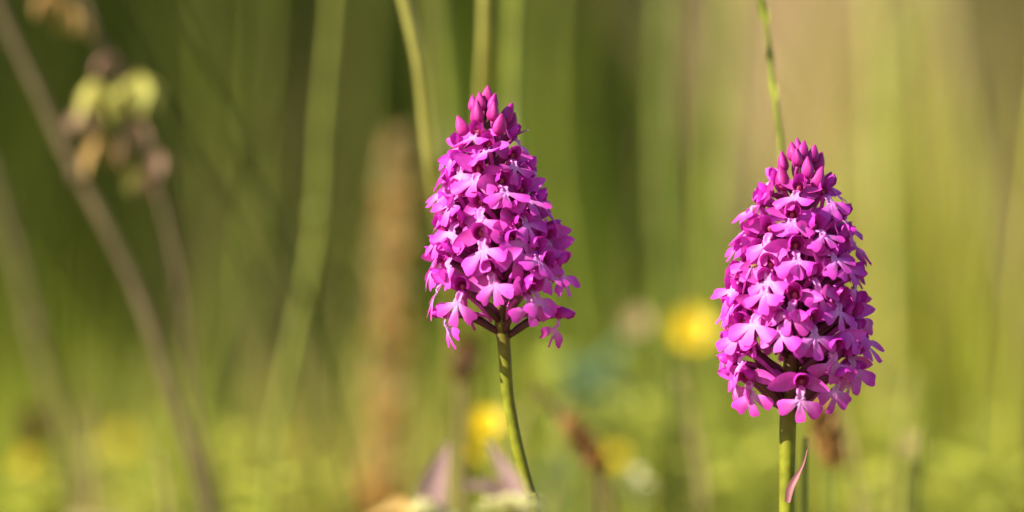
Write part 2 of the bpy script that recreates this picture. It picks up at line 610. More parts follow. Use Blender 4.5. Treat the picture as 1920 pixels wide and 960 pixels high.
# ------------------------------------------------------------------ single grass stalks
def stalk(name, label, path, Y, r, mat, cat='grass', group=None, nodes=(), sheath=None, dry=False):
    """one grass culm: path in photograph pixels from top to bottom at depth Y, carried on down into the ground"""
    pts = [P(q[0], q[1], q[2] if len(q) > 2 else Y) for q in path][::-1]
    Y = pts[0].y
    low = pts[0]
    slope = (pts[1] - pts[0])
    slope = slope / max(slope.z, 1e-4)
    ft = Vector((low.x - slope.x * low.z * 0.5, Y, ground_z(low.x, Y) - 0.003))
    pts = [ft, ft.lerp(low, 0.5) + Vector((-slope.x * 0.01, 0, 0))] + pts
    root = thing(name, label, cat, ft, group)
    loc = [p - ft for p in pts]
    sp = spline(loc, 28)
    v, f = tube(sp, [r * 1.15, r * 1.05, r, r * 0.85], 10)
    link('stem', mesh_data('stem', v, f, mat), root)
    for (nx_, ny_) in nodes:
        c = P(nx_, ny_, Y) - ft
        i = min(range(len(sp)), key=lambda k: (sp[k] - c).length)
        t = (sp[min(i + 1, 27)] - sp[max(i - 1, 0)]).normalized()
        v, f = tube([sp[i] - t * r * 1.6, sp[i] - t * r * 0.6, sp[i] + t * r * 0.6, sp[i] + t * r * 1.6],
                    [r, r * 1.55, r * 1.55, r], 10)
        link('node', mesh_data('node', v, f, mat), root)
    if sheath:
        (x0, y0), (x1, y1), (x2, y2), wd = sheath
        q = spline([P(x0, y0, Y) - ft, P(x1, y1, Y - 0.002) - ft, P(x2, y2, Y - 0.004) - ft], 12)
        v, f = leaf_strip(q, [wd * 0.5, wd, wd * 0.85, wd * 0.5, 0.0002], (0.3, -1, 0.2), 0.2)
        link('leaf_blade', mesh_data('leaf_blade', v, f, mat), root)
    return root


GS = 'green grass stalks behind the orchids'
stalk('grass_stalk', 'bending green grass stalk with a swollen joint, beside the orange plume',
      [(628, -60), (620, 60), (604, 240), (597, 400), (580, 520), (552, 640), (528, 760), (510, 900)], 0.23, 0.0012,
      M['green_stem'], group=GS, nodes=[(597, 405)])
stalk('grass_stalk', 'pale straw-green grass stalk curving behind the narrower orchid',
      [(738, -80, .075), (762, 10, .078), (788, 120, .082), (801, 230, .09), (815, 340, .10), (838, 480, .13),
       (852, 640, .17), (862, 800, .22), (868, 960, .27)],
      0.12, 0.0016, M['pale_stem'], group=GS)
stalk('grass_stalk', 'yellow-olive upright grass stalk right behind the tip of the narrower orchid',
      [(912, -60, .09), (911, 80, .1), (907, 200, .12), (903, 420, .16), (890, 700, .22), (880, 960, .30)], 0.17, 0.0017, M['pale_stem'], group=GS)
stalk('grass_stalk', 'slim green grass stalk just beyond the tip of the narrower orchid',
      [(965, -60), (962, 60), (960, 200), (962, 420), (980, 700, .26), (990, 960, .34)], 0.18, 0.0015, M['green_stem'], group=GS)
stalk('grass_stalk', 'faint olive grass stalk between two paler stalks above the narrower orchid',
      [(812, -60), (824, 60), (842, 240), (860, 480), (868, 700, .36), (872, 960, .45)], 0.25, 0.0016, M['green_stem'], group=GS)
stalk('grass_stalk', 'broad soft green grass stalk standing midway between the two orchids',
      [(1252, -60), (1246, 100), (1244, 300), (1252, 480), (1258, 600), (1266, 800), (1270, 960)], 0.33, 0.0027,
      M['dull_stem'], group=GS)
stalk('grass_stalk', 'hazy green grass stalk passing close to the twisted grass tip',
      [(1375, -60), (1366, 60), (1352, 240), (1338, 420), (1332, 600), (1330, 960)], 0.45, 0.0026, M['green_stem'],
      group=GS)
stalk('grass_stalk', 'dark olive grass stalk over the shaded gap beside the bending stalk',
      [(500, -60), (492, 100), (480, 300), (470, 500), (462, 960)], 0.5, 0.0010, M['green_stem'], group=GS)
stalk('grass_stalk', 'dim green stalk among the deep shade near the leafy weed stalk',
      [(395, -60), (398, 100), (404, 300), (408, 500), (412, 960)], 0.6, 0.0010, M['green_stem'], group=GS)
stalk('grass_stalk', 'soft green grass stalk rising close to the orange plume top',
      [(690, -60), (684, 120), (676, 300), (668, 560), (664, 960)], 0.55, 0.0010, M['green_stem'], group=GS)
stalk('grass_stalk', 'blurred yellow-green stalk at the shaded side of the narrower orchid',
      [(1035, -60), (1030, 120), (1040, 340), (1075, 620), (1090, 960)], 0.5, 0.0015, M['green_stem'], group=GS)
stalk('grass_stalk', 'blurred straw stalk crossing below the pale tan tuft',
      [(1770, -60), (1800, 140), (1850, 320), (1900, 480), (1950, 700), (1980, 960)], 0.5, 0.0020, M['dry'], group=GS)
stalk('grass_stalk', 'upright lime grass stalk behind the shaded side of the broader orchid',
      [(1640, -60), (1648, 200), (1658, 420), (1664, 640), (1670, 960)], 0.42, 0.0021, M['pale_stem'], group=GS)
stalk('grass_stalk', 'short thin green blade stalk near the pale yellow blur',
      [(1728, 800), (1724, 850), (1718, 900), (1714, 960)], 0.12, 0.0007, M['green_stem'], group=GS)
stalk('grass_stalk', 'slender green shoot standing tight against the stem of the broader orchid',
      [(1510, 820), (1509, 880), (1508, 960)], 0.035, 0.0007, M['green_stem'], group=GS)

# dry leaning stalks
DS = 'dry brown stalks leaning on the shaded side'
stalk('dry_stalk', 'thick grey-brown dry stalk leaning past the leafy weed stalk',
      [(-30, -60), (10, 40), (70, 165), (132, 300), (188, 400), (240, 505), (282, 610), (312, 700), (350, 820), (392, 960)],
      0.17, 0.0013, M['shaded_dry'], 'stalk', DS, nodes=[(160, 345)])
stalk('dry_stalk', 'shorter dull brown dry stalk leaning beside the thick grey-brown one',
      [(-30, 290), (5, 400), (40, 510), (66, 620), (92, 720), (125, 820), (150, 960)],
      0.29, 0.0014, M['shaded_dry'], 'stalk', DS, nodes=[(58, 630)])


# twisted grass tip close to focus
def twisted_grass():
    Y = 0.040
    path = [(1424, -70), (1428, 0), (1437, 45), (1443, 90), (1446, 130), (1452, 180), (1458, 220), (1464, 270),
            (1470, 400), (1474, 600), (1480, 800), (1484, 960)]
    pts = [P(x, y, Y) for x, y in path][::-1]
    ft = Vector((pts[0].x + 0.003, Y, -0.003))
    root = thing('twisted_grass', 'twisted pale green grass spike rising behind the broader orchid tip', 'grass', ft)
    sp = spline([ft - ft, (pts[0] - ft) * 0.5] + [p - ft for p in pts], 40)
    v, f = tube(sp, [0.0009, 0.0008, 0.0006, 0.0005, 0.0004], 8)
    link('stem', mesh_data('stem', v, f, M['green_stem']), root)
    top = [P(x, y, Y) - ft for x, y in path[:8]][::-1]
    q = spline(top, 30)
    V, F = [], []
    for i, p in enumerate(q):
        a = i / 29 * 7.5
        wv = 0.00105 * (0.75 + 0.35 * math.sin(i * 0.9)) * min(1, 0.4 + i / 8)
        s = Vector((math.cos(a), math.sin(a), 0))
        s2 = Vector((-math.sin(a), math.cos(a), 0)) * 0.0002
        V += [p + s * wv, p + s2, p - s * wv]
    for i in range(29):
        for j in range(2):
            F.append((i * 3 + j, i * 3 + j + 1, i * 3 + 4 + j, i * 3 + 3 + j))
    link('leaf_blade', mesh_data('leaf_blade', V, F, M['green_stem']), root)
    return root


twisted_grass()


# ------------------------------------------------------------------ weed stalk hung with papery fruits
def husk_mesh(name, L, W, mat, seed=0):
    V, F = [], []
    n, s = 8, 8
    for i in range(n):
        u = i / (n - 1)
        r = W * math.sin(math.pi * min(1, u * 0.94 + 0.05)) ** 0.8
        for k in range(s):
            a = 2 * math.pi * k / s
            rr = r * (1 + 0.38 * math.cos(3 * a + seed + u * 1.5) + 0.12 * math.sin(5 * a + 7 * u))
            V.append(Vector((rr * math.cos(a), rr * 0.55 * math.sin(a), -L * u)))
    for i in range(n - 1):
        for k in range(s):
            F.append((i * s + k, i * s + (k + 1) % s, (i + 1) * s + (k + 1) % s, (i + 1) * s + k))
    F.append(tuple(reversed(range(s))))
    F.append(tuple((n - 1) * s + k for k in range(s)))
    return mesh_data(name, V, F, mat)


def crumpled_mesh(name, L, W, mat, seed):
    r = random.Random(seed)
    vf = []
    for k in range(4):
        a = k * 1.6 + r.uniform(-0.4, 0.4)
        d = Vector((math.cos(a) * 0.55, math.sin(a) * 0.55, -1)).normalized()
        q = spline([Vector((0, 0, 0)), d * L * 0.5 + Vector((math.cos(a), math.sin(a), 0)) * W * 0.3, d * L * r.uniform(0.7, 1.1)], 8)
        vf.append(leaf_strip(q, [W * 0.15, W * 0.55, W * 0.6, W * 0.35, W * 0.05], (math.cos(a), math.sin(a), 0.4), 0.4))
    v, f = join(*vf)
    return mesh_data(name, v, f, mat)


def weed():
    Y = 0.17
    path = [(140, -80), (158, 0), (188, 85), (222, 150), (248, 225), (272, 290), (292, 345), (316, 430), (334, 520),
            (348, 620), (360, 720), (378, 830), (402, 960)]
    pts = [P(x, y, Y) for x, y in path][::-1]
    ft = Vector((pts[0].x + 0.01, Y, -0.003))
    root = thing('weed_stalk', 'thin reddish weed stalk hung with yellow-green and orange papery fruits', 'weed', ft)
    sp = spline([ft - ft, (pts[0] - ft) * 0.5] + [p - ft for p in pts], 40)
    v, f = tube(sp, [0.0007, 0.0007, 0.0007, 0.0007, 0.0007], 8)
    link('stem', mesh_data('stem', v, f, M['shaded_dry']), root)
    fruits = [(135, 10, 62, 26, 'amber', 158, 0), (205, 100, 48, 36, 'dusky', 190, 88), (176, 150, 72, 34, 'papery', 205, 110),
              (152, 205, 52, 40, 'dusky', 180, 160), (186, 250, 88, 36, 'amber', 230, 180),
              (262, 140, 66, 52, 'papery', 232, 170), (232, 150, 60, 34, 'papery', 226, 158), (282, 150, 42, 34, 'papery', 236, 180),
              (254, 215, 80, 26, 'dusky', 246, 218), (264, 315, 48, 34, 'papery', 284, 320),
              (296, 285, 54, 32, 'dusky', 274, 295), (276, 325, 46, 32, 'dusky', 288, 335), (90, -20, 50, 40, 'amber', 150, -30)]
    k = (FOCUS + Y) / FOCUS * PX
    for i, (x, y, L, W, mt, ax, ay) in enumerate(fruits):
        p = P(x, y, Y + 0.004 * math.sin(i * 2.3)) - ft
        a = P(ax, ay, Y) - ft
        h = crumpled_mesh('papery_fruit', L * k * 1.25, W * k * 0.6, M[mt], i)
        o = link('papery_fruit', h, root, Matrix.Translation(p) @ Matrix.Rotation(0.25 * math.sin(i * 3.1), 4, 'Y')
                 @ Matrix.Rotation(0.3 * i, 4, 'Z'))
        v, f = tube(spline([a, (a + p) / 2 + Vector((0, 0, 0.0015)), p], 6), 0.0003, 5)
        inv = o.matrix_basis.inverted()
        link('fruit_stalk', mesh_data('fruit_stalk', [inv @ q for q in v], f, M['dark_dry']), o)
    return root


weed()


# ------------------------------------------------------------------ orange seed plume
def plume(label, path, Y, width, mats, n, seed, stem_mat, flen=0.006, name='seed_plume', cat='seed head', prof=None, sr=0.0005):
    pts = [P(x, y, Y) for x, y in path][::-1]
    ft = Vector((pts[0].x, Y, -0.003))
    root = thing(name, label, cat, ft)
    sp = spline([ft - ft, (pts[0] - ft) * 0.5] + [p - ft for p in pts], 40)
    v, f = tube(sp, [sr * 1.5, sr * 1.2, sr], 7)
    link('stem', mesh_data('stem', v, f, M[stem_mat]), root)
    r = random.Random(seed)
    q = spline([p - ft for p in pts], 60)
    # many small scales, too small and blurred to pick apart: three joined sets by colour
    sets = {m: [] for m in mats}
    for i in range(n):
        u = r.random()
        c = q[min(59, int(u * 59))]
        wd = width * (prof(u) if prof else math.sin(math.pi * (0.12 + 0.83 * u)) ** 0.6)
        a = r.uniform(0, 6.283)
        rad = wd * math.sqrt(r.random())
        p = c + Vector((math.cos(a) * rad, math.sin(a) * rad, 0))
        d = Vector((math.cos(a) * 0.5, math.sin(a) * 0.5, 1.0)).normalized()
        L = flen * r.uniform(0.6, 1.2)
        side = d.cross(Vector((math.cos(a * 3), math.sin(a * 3), 0.2))).normalized()
        w = L * 0.22
        V = [p, p + d * L * 0.45 + side * w, p + d * L, p + d * L * 0.45 - side * w,
             p + d * L * 0.45 + side.cross(d) * w]
        Fq = [(0, 1, 4), (1, 2, 4), (2, 3, 4), (3, 0, 4)]
        sets[mats[int(min(len(mats) - 1, r.random() * len(mats)))]].append((V, Fq))
    for m, vf in sets.items():
        if vf:
            v, f = join(*vf)
            o = link('seed_scales', mesh_data('seed_scales', v, f, M[m], smooth=False), root)
            o['kind'] = 'stuff'
    return root


plume('tall orange-brown grass seed plume beside the narrower orchid',
      [(752, 275), (748, 315), (742, 400), (738, 520), (735, 640), (728, 760), (722, 900), (720, 980)], 0.32, 0.0034,
      ['rust', 'tan'], 420, 5, 'dry', prof=lambda u: (0.45 + 0.75 * min(1, (1 - u) * 3.2)) * (1.0 if u < 0.92 else 0.8))
plume('rusty brown seed head behind the stem of the broader orchid',
      [(1535, 765), (1545, 800), (1552, 840), (1560, 880)], 0.11, 0.0022, ['brown', 'rust'], 260, 6, 'dull_stem', 0.004,
      prof=lambda u: math.sin(math.pi * min(1, 0.08 + 0.92 * u)) ** 0.7)
plume('small leaning reddish-brown seed head between the two orchids',
      [(1065, 795), (1085, 830), (1105, 862), (1122, 890)], 0.14, 0.0018, ['brown', 'rust'], 200, 8, 'dark_dry', 0.0035,
      prof=lambda u: math.sin(math.pi * min(1, 0.08 + 0.92 * u)) ** 0.7)
plume('dusky brown seed head below the narrower orchid',
      [(880, 660), (872, 690), (864, 720)], 0.16, 0.0015, ['brown', 'dark_dry'], 90, 9, 'dry', 0.004)
plume('dark little seed head in front of the shorter brown stalk', [(60, 790), (64, 815), (66, 845)], 0.3, 0.0022,
      ['brown', 'dark_dry'], 110, 10, 'dark_dry', 0.004)
stalk('dry_stalk', 'dark dry stalk slanting towards the small reddish-brown seed head',
      [(1005, 725), (1040, 770), (1075, 815), (1110, 870), (1150, 960)], 0.15, 0.0008, M['dark_dry'], 'stalk')


# ------------------------------------------------------------------ yellow meadow flowers
def yellow_flower(label, px, py, Y, diam_px, tilt=60, seed=0, mat='yellow', petals=5, turn=0.0):
    k = (FOCUS + Y) / FOCUS * PX
    c = P(px, py, Y)
    ft = Vector((c.x + 0.006, Y + 0.006, -0.003))
    root = thing('yellow_flower', label, 'flower', ft, 'yellow flowers in the meadow')
    top = c - ft
    head = Matrix.Translation(top) @ Matrix.Rotation(turn, 4, 'Z') @ Matrix.Rotation(R(tilt), 4, 'X')
    ax = (head.to_3x3() @ Vector((0, 0, 1)))
    v, f = tube(spline([Vector((0, 0, 0)), Vector((top.x * 0.3, 0, top.z * 0.5)), top - ax * 0.006 - Vector((0, 0, 0.01)),
                        top - ax * 0.0008], 20), [0.0012, 0.0009, 0.0007], 8)
    link('stem', mesh_data('stem', v, f, M['green_stem']), root)
    rad = diam_px * k * 0.5
    V, F = [], []
    nu, nv = 8, 7
    for i in range(nu):
        u = i / (nu - 1)
        wd = rad * 0.62 * math.sin(math.pi * (0.10 + 0.72 * u)) ** 0.8
        for j in range(nv):
            w = -1 + 2 * j / (nv - 1)
            rr = rad * (u - 0.10 * w * w * u)
            V.append(Vector((rr, wd * w, 0.30 * rad * u * u + 0.14 * rad * w * w * u)))
    for i in range(nu - 1):
        for j in range(nv - 1):
            F.append((i * nv + j, i * nv + j + 1, (i + 1) * nv + j + 1, (i + 1) * nv + j))
    pm = mesh_data('petal', V, F, M[mat])
    for i in range(petals):
        link('petal', pm, root, head @ Matrix.Rotation(2 * math.pi * i / petals + seed, 4, 'Z')
             @ Matrix.Translation((0, 0, 0.0002 * (i % 2))))
    r = random.Random(seed)
    vf = []
    for i in range(26):
        a, q = r.uniform(0, 6.28), rad * 0.26 * math.sqrt(r.random())
        p = Vector((math.cos(a) * q, math.sin(a) * q, 0.0001))
        t = p * 1.3 + Vector((0, 0, rad * 0.32))
        vf.append(tube([head @ p, head @ (p * 0.6 + t * 0.4), head @ t], [rad * 0.03, rad * 0.025, rad * 0.05], 5))
    v, f = join(*vf)
    link('stamens', mesh_data('stamens', v, f, M[mat]), root)
    return root


yellow_flower('round bright yellow flower close beside the broader orchid spike', 1294, 622, 0.27, 88, 62, 0.3)
yellow_flower('bright yellow flower touching the bare stem of the narrower orchid', 912, 796, 0.19, 66, 55, 1.1)
yellow_flower('lower yellow flower tucked under the one by the narrower orchid stem', 898, 838, 0.21, 52, 75, 0.2)
yellow_flower('dull golden flower blur under the orange seed plume, among green tufts', 585, 835, 0.5, 44, 55, 0.5)
yellow_flower('small golden flower low between the brown stalks', 225, 830, 0.45, 44, 60, 0.9)
yellow_flower('pale yellow flower low beside the short thin green blade', 1705, 838, 0.22, 44, 50, 0.4, 'tan')
yellow_flower('soft yellow flower behind the shaded side of the broader orchid', 1705, 640, 0.6, 28, 55, 0.7)
yellow_flower('tiny orange-yellow flower at the foot of the shorter brown stalk', 50, 875, 0.35, 44, 60, 0.1)
yellow_flower('faded buff flower disc between the two orchids', 1190, 605, 0.28, 56, 62, 0.6, 'tan', 8)
yellow_flower('little yellow flower low between the orchids near the reddish seed head', 1150, 860, 0.3, 42, 50, 0.2)


# ------------------------------------------------------------------ broad-leaved plants low between the orchids
def leafy_plant(label, px, py, Y, height_px, leaf_px, n, mat, seed):
    k = (FOCUS + Y) / FOCUS * PX
    c = P(px, py, Y)
    ft = Vector((c.x, Y, -0.003))
    root = thing('leafy_plant', label, 'plant', ft, 'broad-leaved plants in the meadow')
    top = c - ft
    v, f = tube(spline([Vector((0, 0, 0)), top * 0.6 + Vector((0.003, 0, 0)), top], 12), [0.0014, 0.0007], 7)
    link('stem', mesh_data('stem', v, f, M['green_stem']), root)
    r = random.Random(seed)
    for i in range(n):
        u = i / max(1, n - 1)
        p = top + Vector((0, 0, -height_px * k * (1 - u)))
        p.x = top.x * (p.z / max(top.z, 1e-4))
        a = i * 2.4 + r.uniform(-0.4, 0.4)
        d = Vector((math.cos(a), math.sin(a), r.uniform(0.2, 0.8)))
        L = leaf_px * k * r.uniform(0.7, 1.15)
        q = spline([p, p + d * L * 0.5, p + d * L + Vector((0, 0, -L * 0.25))], 9)
        v, f = leaf_strip(q, [0.0004, L * 0.24, L * 0.28, L * 0.17, 0.0002], (0, -0.35, 1), 0.2)
        link('leaf', mesh_data('leaf', v, f, M[mat]), root)
    return root


leafy_plant('blue-green broad-leaved plant low between the two orchids', 1120, 690, 0.36, 150, 110, 14, 'teal', 3)
leafy_plant('light green broad-leaved plant below the round yellow flower', 1215, 850, 0.34, 90, 60, 10, 'lime', 4)
leafy_plant('pale leafy sprig at the bottom beside the small reddish seed head', 1195, 900, 0.2, 40, 42, 7, 'cream', 5)
leafy_plant('green leafy plant between the foot of the brown stalks and the bending stalk', 330, 800, 0.5, 110, 70, 11,
            'lime', 6)
leafy_plant('mid green leafy plant by the foot of the slanting dark stalk', 1040, 870, 0.3, 90, 60, 9, 'teal', 7)


# low sprigs and straw blades scattered through the turf
rs = random.Random(77)


def nearby(x):
    zones = [(110, 'below the shorter brown stalk'), (350, 'at the foot of the thick grey-brown stalk'),
             (650, 'under the bending green stalk'), (830, 'at the foot of the orange plume'),
             (960, 'by the bare stem of the narrower orchid'), (1140, 'by the small reddish-brown seed head'),
             (1400, 'under the round yellow flower'), (1610, 'beside the stem of the broader orchid'),
             (1750, 'around the short thin green blade'), (9999, 'below the pale tan tuft')]
    return next(z for lim, z in zones if x < lim)


sprigs = [(60, 900, .3), (150, 860, .45), (270, 900, .35), (430, 830, .5), (490, 915, .3), (600, 900, .4), (1010, 690, .45),
          (1060, 790, .4), (1330, 900, .3), (1290, 760, .5), (1400, 860, .4), (1620, 900, .3), (1660, 790, .5), (1790, 880, .35),
          (1870, 900, .3), (1850, 800, .5), (1170, 770, .4)]
for q, (x, y, Yd) in enumerate(sprigs):
    leafy_plant('small lime green leafy sprig in the turf ' + nearby(x), x, y, Yd * 0.8, 80, 74, 10, 'lime', 60 + q)
for q in range(20):
    x, Yd = rs.uniform(20, 1900), rs.uniform(0.16, 0.5)
    if 1420 < x < 1540:
        x += 160
    yt = rs.uniform(640, 860)
    bend = rs.uniform(-60, 60)
    stalk('straw_blade', ('thin straw-coloured grass blade ' if q % 3 else 'thin yellow-green grass blade ') + nearby(x),
          [(x + bend, yt), (x + bend * 0.6, yt + 60), (x + bend * 0.2, yt + 160), (x, 1000)], Yd, rs.uniform(0.0003, 0.0006),
          M['tan'] if q % 3 else M['pale_stem'], group='thin straw blades in the turf')


# ------------------------------------------------------------------ out-of-focus flower in front of the left stem
def front_flower():
    Y = -0.095
    k = (FOCUS + Y) / FOCUS * PX
    c = P(880, 985, Y)
    ft = Vector((c.x, Y, -0.003))
    root = thing('clover_flower', 'blurred cream flower with upright mauve bracts before the narrower orchid stem', 'flower', ft)
    top = c - ft
    v, f = tube(spline([Vector((0, 0, 0)), top * 0.5 + Vector((0.004, 0, 0)), top], 14), [0.0013, 0.0011], 8)
    link('stem', mesh_data('stem', v, f, M['green_stem']), root)
    r = random.Random(3)

    def bract(x0, y0, x1, y1, x2, y2, w, mat, dy=0.0):
        q = spline([P(x0, y0, Y) - ft, P(x1, y1, Y + dy) - ft, P(x2, y2, Y + dy * 2) - ft], 12)
        vv, ff = leaf_strip(q, [w * k * 0.5, w * k, w * k * 0.9, w * k * 0.55, 0.0002], (0.1, -1, 0.2), 0.3)
        link('bract', mesh_data('bract', vv, ff, M[mat]), root)

    bract(800, 985, 812, 910, 840, 830, 30, 'mauve')
    bract(770, 1000, 745, 945, 690, 965, 18, 'rust', 0.002)
    bract(985, 975, 958, 905, 916, 828, 19, 'mauve', 0.002)
    bract(960, 960, 925, 915, 862, 908, 17, 'mauve', -0.002)
    bract(860, 1000, 830, 960, 780, 960, 12, 'cream', 0.0)
    # cream florets: two rounded clumps
    fm = husk_mesh('floret', 30 * k, 6.5 * k, M['cream'])
    for (cx, cy, rx, ry, n) in ((797, 945, 34, 24, 30), (962, 944, 74, 32, 60)):
        base = P(cx, cy + 30, Y) - ft
        v, f = tube(spline([top, (top + base) / 2 + Vector((0, 0, -0.001)), base], 7), 0.0007, 6)
        link('branch', mesh_data('branch', v, f, M['green_stem']), root)
        for i in range(n):
            a = r.uniform(0, 6.283)
            q = math.sqrt(r.random())
            p = P(cx + rx * q * math.cos(a), cy + 12 - ry * math.sqrt(max(0, 1 - q * q)), Y) - ft
            p.y += rx * k * q * math.sin(a)
            d = (p - base).normalized()
            link('floret', fm, root, Matrix.Translation(p) @ d.to_track_quat('Z', 'Y').to_matrix().to_4x4())
    return root


front_flower()

# ------------------------------------------------------------------ orchids
MM = 0.001


def lip_mesh(seed):
    r = random.Random(seed)
    W0 = 0.95
    lobes = [(0.0 + r.uniform(-5, 5), 3.9 * r.uniform(0.88, 1.1), 21 * r.uniform(0.88, 1.12)),
             (60 + r.uniform(-8, 8), 4.35 * r.uniform(0.92, 1.06), 29 * r.uniform(0.85, 1.15)),
             (-60 + r.uniform(-8, 8), 4.35 * r.uniform(0.92, 1.06), 29 * r.uniform(0.85, 1.15))]
    along = Vector((0.56, 0, -0.83))
    lat = Vector((0, 1, 0))
    nor = Vector((0.83, 0, 0.56))
    cpos = Vector((0.3, 0, -0.5)) + along * 2.1
    nth, nr = 84, 7
    curl_m = r.uniform(-0.03, 0.08)
    curl_s = [r.uniform(-0.02, 0.09), r.uniform(-0.02, 0.09)]
    lift = [r.uniform(-0.10, 0.22), r.uniform(-0.10, 0.22)]
    ph = r.uniform(0, 6)
    V, T = [cpos + nor * 0.12], [0.95]
    F = []
    for i in range(1, nr + 1):
        rho = (i / nr) ** 0.9
        for j in range(nth):
            th = -180 + 360 * j / nth
            rad = W0
            for (t0, L, w) in lobes:
                u = abs(th - t0) / w
                if u < 1:
                    rad = max(rad, W0 + (L - W0) * (1 - u ** 3.4) ** 0.5 * (1 - 0.05 * math.cos(u * 5)))
            ub = abs(abs(th) - 180) / 38
            if ub < 1:
                rad = max(rad, W0 + 1.35 * (1 - ub ** 2) ** 0.7)
            rad *= 1 + 0.025 * math.sin(th * 0.21 + ph) * rho
            q = rad * rho
            a, b = q * math.cos(R(th)), q * math.sin(R(th))
            h = 0.12
            if abs(th) < 30:
                h -= curl_m * q * q + 0.05 * (b ** 2)
            elif abs(th) >= 30 and abs(th) < 110:
                s = 0 if th > 0 else 1
                off = (abs(th) - 60) / 30
                h += lift[s] * q - curl_s[s] * q * q - 0.22 * off * off * q * 0.5
            else:
                h -= 0.10 * q
            h += 0.05 * math.sin(th * 0.11 + q * 1.4 + ph)
            ridge = math.exp(-((abs(b) - 0.55) / 0.28) ** 2) * math.exp(-((a + 1.1) / 0.8) ** 2)
            h += 0.55 * ridge
            V.append(cpos + along * a + lat * b + nor * h)
            pale = math.exp(-(q / 1.9) ** 2) * 0.9 + 0.5 * ridge + 0.10 * (1 - rho)
            T.append(min(1, pale))
    for j in range(nth):
        F.append((0, 1 + j, 1 + (j + 1) % nth))
    for i in range(nr - 1):
        for j in range(nth):
            a0, a1 = 1 + i * nth + j, 1 + i * nth + (j + 1) % nth
            F.append((a0, a0 + nth, a1 + nth, a1))
    return mesh_data('lip', [v * MM for v in V], F, M['petal'], np.array(T))


def sepal_mesh(seed, sgn):
    r = random.Random(seed)
    V, F, T = [], [], []
    nu, nv = 11, 7
    L = 5.2 * r.uniform(0.88, 1.1)
    W = 1.25 * r.uniform(0.9, 1.15)
    d0 = Vector((0.25 + r.uniform(-0.2, 0.25), sgn * 0.95, 0.22 + r.uniform(-0.25, 0.25))).normalized()
    up = Vector((-0.35 + r.uniform(-0.2, 0.2), 0, 1.0))
    nrm = d0.cross(up).normalized() * sgn
    up = (nrm.cross(d0) * -sgn).normalized()
    if up.z < 0:
        up = -up
    bend = r.uniform(-0.9, 0.5)
    base = Vector((-0.9, sgn * 0.35, 0.25))
    for i in range(nu):
        u = i / (nu - 1)
        wd = W * (math.sin(math.pi * min(1.0, 0.12 + 0.86 * u ** 0.85)) ** 0.75)
        if i == nu - 1:
            wd = 0.03
        for j in range(nv):
            v = -1 + 2 * j / (nv - 1)
            p = base + d0 * L * u + up * wd * v + nrm * (bend * u * u - 0.35 * (1 - v * v) * wd * 0.6)
            p = p + Vector((0, 0, -0.5 * u * u))
            V.append(p * MM)
            T.append(0.18 * (1 - u) + 0.08 * (1 - abs(v)))
    for i in range(nu - 1):
        for j in range(nv - 1):
            F.append((i * nv + j, i * nv + j + 1, (i + 1) * nv + j + 1, (i + 1) * nv + j))
    return mesh_data('side_sepal', V, F, M['petal'], np.array(T))


def hood_mesh(seed):
    r = random.Random(seed)
    V, F, T = [], [], []
    ns, nf = 9, 17
    op = r.uniform(0.92, 1.08)
    tip = r.uniform(0.5, 1.1)
    for i in range(ns):
        s = i / (ns - 1)
        for j in range(nf):
            ph = -118 + 236 * j / (nf - 1)
            ext = 1 + 0.16 * (math.exp(-(ph / 24) ** 2) + 0.75 * math.exp(-((abs(ph) - 72) / 26) ** 2))
            x = -1.6 + 3.3 * s * ext * 0.92
            rho = 1.5 * op * math.sin(min(1.0, 0.06 + 0.80 * s) * math.pi * 0.62) ** 0.7
            if s > 0.75:
                rho -= (s - 0.75) * 1.0
            z = rho * math.cos(R(ph)) * 1.08 + 0.35 + 0.9 * s * s * tip
            V.append(Vector((x, rho * math.sin(R(ph)), z)) * MM)
            T.append(0.0)
    for i in range(ns - 1):
        for j in range(nf - 1):
            F.append((i * nf + j, i * nf + j + 1, (i + 1) * nf + j + 1, (i + 1) * nf + j))
    # throat wall and column inside the hood
    b = len(V)
    ring = 12
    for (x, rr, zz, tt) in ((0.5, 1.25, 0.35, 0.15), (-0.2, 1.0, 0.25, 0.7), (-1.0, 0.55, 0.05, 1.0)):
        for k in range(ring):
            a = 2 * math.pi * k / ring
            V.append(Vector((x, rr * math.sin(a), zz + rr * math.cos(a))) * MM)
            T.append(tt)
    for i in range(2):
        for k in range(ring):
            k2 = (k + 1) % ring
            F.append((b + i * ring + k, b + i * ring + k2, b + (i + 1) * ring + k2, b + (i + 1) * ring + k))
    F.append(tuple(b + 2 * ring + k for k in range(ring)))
    return mesh_data('hood', V, F, M['hood'], np.array(T))


def spur_mesh(seed):
    r = random.Random(seed)
    pts = spline([Vector((-0.2, 0, -0.5)), Vector((-2.2, r.uniform(-.4, .4), -2.2)),
                  Vector((-4.4, r.uniform(-1, 1), -5.0)), Vector((-6.0, r.uniform(-1.5, 1.5), -8.2))], 12)
    v, f = tube([p * MM for p in pts], [0.5 * MM, 0.42 * MM, 0.36 * MM, 0.22 * MM], 7)
    return mesh_data('spur', v, f, M['petal'], np.full(len(v), 0.12))


